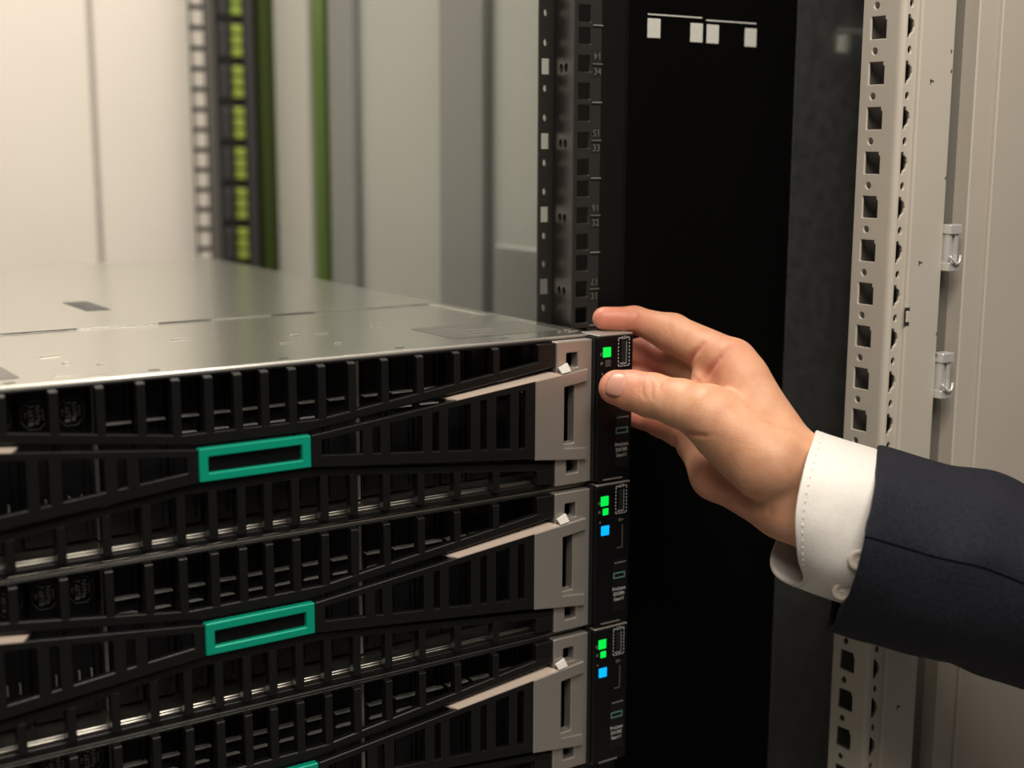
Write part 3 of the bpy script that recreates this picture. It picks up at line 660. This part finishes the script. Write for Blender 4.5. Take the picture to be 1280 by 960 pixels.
def hand_mesh():
    H = 0.00095
    pts = np.array([p[:3] for c in CHAINS.values() for p in c] + [q[:3] for pr in PALM+SHARED+THENAR for q in pr])
    lo = pts.min(0) - 0.026; hi = pts.max(0) + 0.026
    n = np.ceil((hi-lo)/H).astype(int) + 1
    ax = [lo[i] + H*np.arange(n[i]) for i in range(3)]
    BIG = np.float32(0.02)
    def prim(F, a, b, ra, rb, k, flat=None):
        a = np.array(a); b = np.array(b); m = max(ra, rb) + 0.020
        sl = []
        for i in range(3):
            l = int(max(0, (min(a[i], b[i]) - m - lo[i])//H)); h_ = int(min(n[i], (max(a[i], b[i]) + m - lo[i])//H + 2)); sl.append(slice(l, h_))
        X = ax[0][sl[0]][:, None, None].astype(np.float32); Y = ax[1][sl[1]][None, :, None].astype(np.float32); Z = ax[2][sl[2]][None, None, :].astype(np.float32)
        d = b-a; L2 = max(float(d@d), 1e-12)
        t = np.clip(((X-a[0])*d[0] + (Y-a[1])*d[1] + (Z-a[2])*d[2])/L2, 0, 1)
        dx = X-a[0]-t*d[0]; dy = Y-a[1]-t*d[1]; dz = Z-a[2]-t*d[2]
        q = dx*dx + dy*dy + dz*dz
        if flat is not None:
            nv, s = flat; w = dx*nv[0] + dy*nv[1] + dz*nv[2]; q = q + (s*s-1)*w*w
        D = np.sqrt(q) - (ra + t*(rb-ra))
        G = F[sl[0], sl[1], sl[2]]
        if k > 0:
            h = np.clip(0.5 + 0.5*(G-D)/k, 0, 1); F[sl[0], sl[1], sl[2]] = G + (D-G)*h - k*h*(1-h)
        else: F[sl[0], sl[1], sl[2]] = np.minimum(G, D)
    def new(): return np.full(tuple(n), BIG, np.float32)
    F = new()
    for a, b in PALM + SHARED: prim(F, a[:3], b[:3], a[3], b[3], 0.007)
    T = new()
    for a, b in THENAR + SHARED: prim(T, a[:3], b[:3], a[3], b[3], 0.007)
    view = np.array(VIEW)
    for name, c in CHAINS.items():
        g = new()
        for a, b in zip(c, c[1:]):
            prim(g, a[:3], b[:3], a[3], b[3], 0.0035, (NAILN, 1.22) if name == 'thumb' else None)
        if name == 'thumb':
            k = 0.006; h = np.clip(0.5 + 0.5*(T-g)/k, 0, 1); T = T + (g-T)*h - k*h*(1-h)
            continue
        k = 0.0035
        h = np.clip(0.5 + 0.5*(F-g)/k, 0, 1); F = F + (g-F)*h - k*h*(1-h)
    k = 0.0010; h = np.clip(0.5 + 0.5*(F-T)/k, 0, 1); F = F + (T-F)*h - k*h*(1-h)
    # naive surface nets
    S_ = F < 0
    cs = np.zeros(tuple(n-1), np.uint8)
    for dx in (0, 1):
        for dy in (0, 1):
            for dz in (0, 1): cs += S_[dx:n[0]-1+dx, dy:n[1]-1+dy, dz:n[2]-1+dz]
    act = (cs > 0) & (cs < 8)
    ii = np.argwhere(act); idx = -np.ones(tuple(n-1), np.int64); idx[act] = np.arange(len(ii))
    acc = np.zeros((len(ii), 3)); cnt = np.zeros(len(ii))
    corners = [(a, b, c) for a in (0, 1) for b in (0, 1) for c in (0, 1)]
    val = {c: F[ii[:, 0]+c[0], ii[:, 1]+c[1], ii[:, 2]+c[2]] for c in corners}
    for c in corners:
        for e in range(3):
            if c[e] == 0:
                c2 = list(c); c2[e] = 1; c2 = tuple(c2)
                f0, f1 = val[c], val[c2]; m = (f0 < 0) != (f1 < 0)
                t = np.where(m, f0/(f0-f1+1e-12), 0)
                p = np.tile(np.array(c, float), (len(ii), 1)); p[:, e] = t
                acc[m] += p[m]; cnt[m] += 1
    V = (ii + acc/cnt[:, None])*H + lo
    quads = []
    for e in range(3):
        o1, o2 = (e+1) % 3, (e+2) % 3
        s0 = [slice(0, n[0]-1), slice(0, n[1]-1), slice(0, n[2]-1)]; s1 = list(s0); s1[e] = slice(1, n[e])
        A = S_[tuple(s0)]; B = S_[tuple(s1)]
        m = np.argwhere(A != B)
        m = m[(m[:, o1] > 0) & (m[:, o2] > 0)]
        d1 = np.zeros(3, int); d1[o1] = 1; d2 = np.zeros(3, int); d2[o2] = 1
        g = lambda q: idx[q[:, 0], q[:, 1], q[:, 2]]
        q = np.stack([g(m-d1-d2), g(m-d2), g(m), g(m-d1)], 1)
        fl = A[m[:, 0], m[:, 1], m[:, 2]]
        q[~fl] = q[~fl][:, ::-1]
        quads.append(q)
    Q = np.concatenate(quads); Q = Q[(Q >= 0).all(1)]
    # smooth, then press the skin creases in
    E_ = np.concatenate([Q[:, [0, 1]], Q[:, [1, 2]], Q[:, [2, 3]], Q[:, [3, 0]]])
    deg = np.bincount(E_.ravel(), minlength=len(V)).astype(float)
    for it in range(3):
        s = np.zeros_like(V)
        for j in range(3):
            s[:, j] = np.bincount(E_[:, 0], V[E_[:, 1], j], len(V)) + np.bincount(E_[:, 1], V[E_[:, 0], j], len(V))
        V = V*0.45 + 0.55*s/deg[:, None]
    def normals():
        fn = np.cross(V[Q[:, 2]]-V[Q[:, 0]], V[Q[:, 3]]-V[Q[:, 1]]); N = np.zeros_like(V)
        for c in range(4):
            for j in range(3): N[:, j] += np.bincount(Q[:, c], fn[:, j], len(V))
        return N/np.maximum(np.linalg.norm(N, axis=1), 1e-12)[:, None]
    N = normals(); disp = np.zeros(len(V))
    eye = np.array(EYE)
    rays = V-eye; rays /= np.linalg.norm(rays, axis=1)[:, None]
    facing = -(N*rays).sum(1)
    for P, dep, wid in CREASES:
        best = np.full(len(V), 1.0); tap = np.zeros(len(V))
        P = np.array(P); M_ = len(P)-1
        for si, (a, b) in enumerate(zip(P, P[1:])):
            d = b-a; t = np.clip(((V-a)@d)/(d@d), 0, 1); w = V-a-t[:, None]*d
            along = (w*rays).sum(1); lat = np.sqrt(np.maximum((w*w).sum(1)-along**2, 0))
            lat = np.where(np.abs(along) < 0.034, lat, 1.0); cl = lat < best
            tap = np.where(cl, np.sin(np.pi*np.clip((si+t)/M_, 0.0, 1.0))**0.6, tap); best = np.minimum(best, lat)
        disp = np.maximum(disp, dep*tap*np.exp(-(best/wid)**2)*(facing > -0.25))
    for it in range(2):
        sd = np.bincount(E_[:, 0], disp[E_[:, 1]], len(V)) + np.bincount(E_[:, 1], disp[E_[:, 0]], len(V)); disp = disp*0.5 + 0.5*sd/deg
    V = V - N*disp[:, None]
    me = bpy.data.meshes.new('hand')
    me.from_pydata(V.tolist(), [], Q.tolist()); me.update()
    # natural redness of finger tips and knuckles
    at = me.attributes.new('redness', 'FLOAT', 'POINT')
    red = np.zeros(len(V))
    for name, c in CHAINS.items():
        tip = np.array(c[-1][:3]); red += 0.9*np.exp(-(np.linalg.norm(V-tip, axis=1)/0.020)**2)
        if name != 'thumb':
            for q in c[1:-1]: red += 0.35*np.exp(-(np.linalg.norm(V-np.array(q[:3]), axis=1)/0.014)**2)
    for q in REDSPOTS: red += q[3]*np.exp(-(np.linalg.norm(V-np.array(q[:3]), axis=1)/q[4])**2)
    red += 0.5*np.minimum(disp/0.001, 1)
    at.data.foreach_set('value', np.clip(red, 0, 1).astype(np.float32))
    return me

def skin_material():
    m = bpy.data.materials.new('skin'); m.use_nodes = True; nt = m.node_tree; b = nt.nodes['Principled BSDF']
    tc = nt.nodes.new('ShaderNodeTexCoord'); at = nt.nodes.new('ShaderNodeAttribute'); at.attribute_name = 'redness'
    n = nt.nodes.new('ShaderNodeTexNoise'); n.inputs['Scale'].default_value = 90; n.inputs['Detail'].default_value = 6
    nt.links.new(tc.outputs['Object'], n.inputs['Vector'])
    r1 = nt.nodes.new('ShaderNodeValToRGB')
    r1.color_ramp.elements[0].position = 0.3; r1.color_ramp.elements[0].color = (0.55, 0.275, 0.160, 1)
    r1.color_ramp.elements[1].position = 0.7; r1.color_ramp.elements[1].color = (0.66, 0.365, 0.225, 1)
    nt.links.new(n.outputs['Fac'], r1.inputs['Fac'])
    mx = nt.nodes.new('ShaderNodeMix'); mx.data_type = 'RGBA'; nt.links.new(r1.outputs['Color'], mx.inputs[6]); mx.inputs[7].default_value = (0.54, 0.165, 0.120, 1)
    sc = nt.nodes.new('ShaderNodeMath'); sc.operation = 'MULTIPLY'; sc.inputs[1].default_value = 0.75
    nt.links.new(at.outputs['Fac'], sc.inputs[0]); nt.links.new(sc.outputs[0], mx.inputs[0])
    nt.links.new(mx.outputs[2], b.inputs['Base Color'])
    b.inputs['Roughness'].default_value = 0.48; b.inputs['Specular IOR Level'].default_value = 0.4
    b.inputs['Subsurface Weight'].default_value = 0.35; b.inputs['Subsurface Radius'].default_value = (0.005, 0.0018, 0.0009); b.inputs['Subsurface Scale'].default_value = 0.5
    mp = nt.nodes.new('ShaderNodeMapping'); mp.inputs['Scale'].default_value = (1, 1, 2.2); mp.inputs['Rotation'].default_value = (0.3, 0.2, 0.4)
    nt.links.new(tc.outputs['Object'], mp.inputs['Vector'])
    v = nt.nodes.new('ShaderNodeTexVoronoi'); v.inputs['Scale'].default_value = 650; v.feature = 'F1'
    nt.links.new(mp.outputs['Vector'], v.inputs['Vector'])
    n2 = nt.nodes.new('ShaderNodeTexNoise'); n2.inputs['Scale'].default_value = 260; n2.inputs['Detail'].default_value = 4
    nt.links.new(mp.outputs['Vector'], n2.inputs['Vector'])
    ad = nt.nodes.new('ShaderNodeMath'); nt.links.new(v.outputs['Distance'], ad.inputs[0]); nt.links.new(n2.outputs['Fac'], ad.inputs[1])
    bp_ = nt.nodes.new('ShaderNodeBump'); bp_.inputs['Strength'].default_value = 0.16; bp_.inputs['Distance'].default_value = 0.0005
    nt.links.new(ad.outputs[0], bp_.inputs['Height']); nt.links.new(bp_.outputs['Normal'], b.inputs['Normal'])
    return m
MAT['skin'] = skin_material()
VW = Vector(VIEW)
th = CHAINS['thumb']
tdir = (Vector(th[-1][:3]) - Vector(th[-3][:3])).normalized()
NAILN = (VW + Vector((0, 0, 0.22)) - 0.0*tdir); NAILN = NAILN - tdir*NAILN.dot(tdir); NAILN = tuple(NAILN.normalized())
EYE = tuple(cam.matrix_world.translation)
hand = under(raw('hand', hand_mesh(), 'skin', None, True), person)

# thumb nail: a curved plate sunk slightly into the tip
def thumb_nail():
    n = Vector(NAILN); t = tdir; s = n.cross(t).normalized()
    c = Vector(th[-1][:3]) - t*0.0045
    R = 0.0102
    bm = bmesh.new(); nu, nv = 11, 11; G = []
    for j in range(nv):
        v = -1 + 2*j/(nv-1); row = []
        for i in range(nu):
            u = -1 + 2*i/(nu-1)
            wmul = (1 - 0.14*max(0, v)**4 - 0.30*max(0, -v)**3)
            ang = u*0.80*wmul
            ln = v*0.0064*(1 - 0.10*u*u*(1 if v > 0 else 2.2))
            drop = 0.0011*max(0, v)**2 + 0.0012*max(0, -v)**3
            row.append(bm.verts.new(c + t*ln + s*(math.sin(ang)*R) + n*(math.cos(ang)*R*0.835 + 0.0011 - drop)))
        G.append(row)
    for j in range(nv-1):
        for i in range(nu-1): bm.faces.new((G[j][i], G[j][i+1], G[j+1][i+1], G[j+1][i]))
    o = from_bm('thumb_nail', bm, 'nail', None, True)
    if sum((p.normal.dot(n) for p in o.data.polygons)) < 0: o.data.flip_normals()
    md = o.modifiers.new('thickness', 'SOLIDIFY'); md.thickness = 0.0008; md.offset = -1
    return o
under(thumb_nail(), person)

# ---- cloth tubes
def closed_spline(P, n):
    P = [Vector(p) for p in P]; m = len(P); out = []
    for i in range(n):
        f = i*m/n; k = int(f); t = f-k
        a, b, c, d = P[(k-1) % m], P[k], P[(k+1) % m], P[(k+2) % m]
        out.append(0.5*((2*b) + (c-a)*t + (2*a-5*b+4*c-d)*t*t + (3*b-a-3*c+d)*t**3))
    return out
def loft(name, secs, n, steps, m, thick, wr, parent, seed):
    R = [closed_spline(s, n) for s in secs]
    rows = []
    for i in range(len(R)-1):
        for j in range(steps):
            t = j/steps
            a, b, c, d = R[max(i-1, 0)], R[i], R[i+1], R[min(i+2, len(R)-1)]
            rows.append([0.5*((2*b[k]) + (c[k]-a[k])*t + (2*a[k]-5*b[k]+4*c[k]-d[k])*t*t + (3*b[k]-a[k]-3*c[k]+d[k])*t**3) for k in range(n)])
    rows.append(R[-1])
    for i, r in enumerate(rows):
        cen = sum(r, Vector())/n
        for k in range(n):
            p = r[k]; q = noise.noise(Vector((p.x*22+seed, p.y*22, p.z*34)))*wr[0]*(1 + 1.2*i/len(rows)) + noise.noise(Vector((p.x*70+seed, p.y*60, p.z*60)))*wr[1]
            fade = min(1, i/4)
            r[k] = p + (p-cen).normalized()*q*fade
    bm = bmesh.new()
    VV = [[bm.verts.new(p) for p in r] for r in rows]
    for A, B in zip(VV, VV[1:]):
        for k in range(n): bm.faces.new((A[k], A[(k+1) % n], B[(k+1) % n], B[k]))
    o = from_bm(name, bm, m, None, True)
    md = o.modifiers.new('thickness', 'SOLIDIFY'); md.thickness = thick; md.offset = -1
    md2 = o.modifiers.new('round', 'BEVEL'); md2.width = thick*0.35; md2.segments = 2; md2.limit_method = 'ANGLE'; md2.angle_limit = 1.0
    under(o, parent)
    return o, rows
cuff, crow = loft('shirt_cuff', CUFF, 66, 7, 'shirt_white', 0.0022, (0.0008, 0.0003), person, 3.1)
sleeve, srow = loft('jacket_sleeve', SLEEVE, 66, 5, 'wool_navy', 0.0032, (0.0022, 0.0006), person, 9.7)
# stitch line round the cuff edge
ring = [p for p in crow[2]]
cen = sum(ring, Vector())/len(ring)
for k in range(0, 66):
    a = crow[2][k]; b = crow[2][(k+1) % 66]
    q = a.lerp(b, 0.5); out_ = (q-cen).normalized()
    ax_ = (b-a).normalized()
    st = tube('stitch', [q + out_*0.0001 - ax_*0.0009, q + out_*0.0001 + ax_*0.0009], 0.00028, 'shirt_white', None, 5)
    st.parent = cuff; 
# sleeve seam
sk = 13
seam = tube('sleeve_seam', [r[sk] + (r[sk]-sum(r, Vector())/66).normalized()*-0.0001 for r in srow], 0.0005, 'wool_thread', None, 6)
seam.parent = sleeve
for i, (bx_, by_, bz_) in enumerate(BUTTONS):
    c = Vector((bx_, by_, bz_))
    # seat the button on the nearest point of the cuff
    best = min((p for r in crow for p in r), key=lambda p: (p-c).length)
    rr = min(crow, key=lambda r: min((p-best).length for p in r)); nrm = (best - sum(rr, Vector())/66).normalized()
    nrm = (nrm + VW*0.6).normalized()
    c = best + nrm*0.0012
    s = nrm.orthogonal().normalized(); w = nrm.cross(s)
    bm = bmesh.new(); prof = [(0.0, 0.0004), (0.0030, 0.0004), (0.0036, 0.0010), (0.0050, 0.0010), (0.0055, 0.0003), (0.0053, -0.0012), (0.0, -0.0012)]
    rows = []
    for rr_, hh in prof: rows.append([bm.verts.new(c + (s*math.cos(2*math.pi*k/20) + w*math.sin(2*math.pi*k/20))*max(rr_, 1e-5) + nrm*hh) for k in range(20)])
    for A, B in zip(rows, rows[1:]):
        for k in range(20): bm.faces.new((A[k], A[(k+1) % 20], B[(k+1) % 20], B[k]))
    bt = from_bm('cuff_button', bm, 'button_pearl', None, True); bt.parent = cuff
    th_ = boxes('button_thread', [], 'shirt_white') if False else None
    bm = bmesh.new()
    for sg in (-1, 1):
        for d_ in (s+w*sg,):
            d_ = d_.normalized()*0.0014; pp = nrm.cross(d_.normalized())*0.0003
            A = [c + d_ + pp, c + d_ - pp, c - d_ - pp, c - d_ + pp]
            V = [bm.verts.new(p + nrm*0.0007) for p in A] + [bm.verts.new(p + nrm*0.0003) for p in A]
            for q in ((0, 1, 2, 3), (7, 6, 5, 4), (0, 4, 5, 1), (1, 5, 6, 2), (2, 6, 7, 3), (3, 7, 4, 0)): bm.faces.new([V[i] for i in q])
    tr = from_bm('button_thread', bm, 'shirt_white'); tr.parent = bt
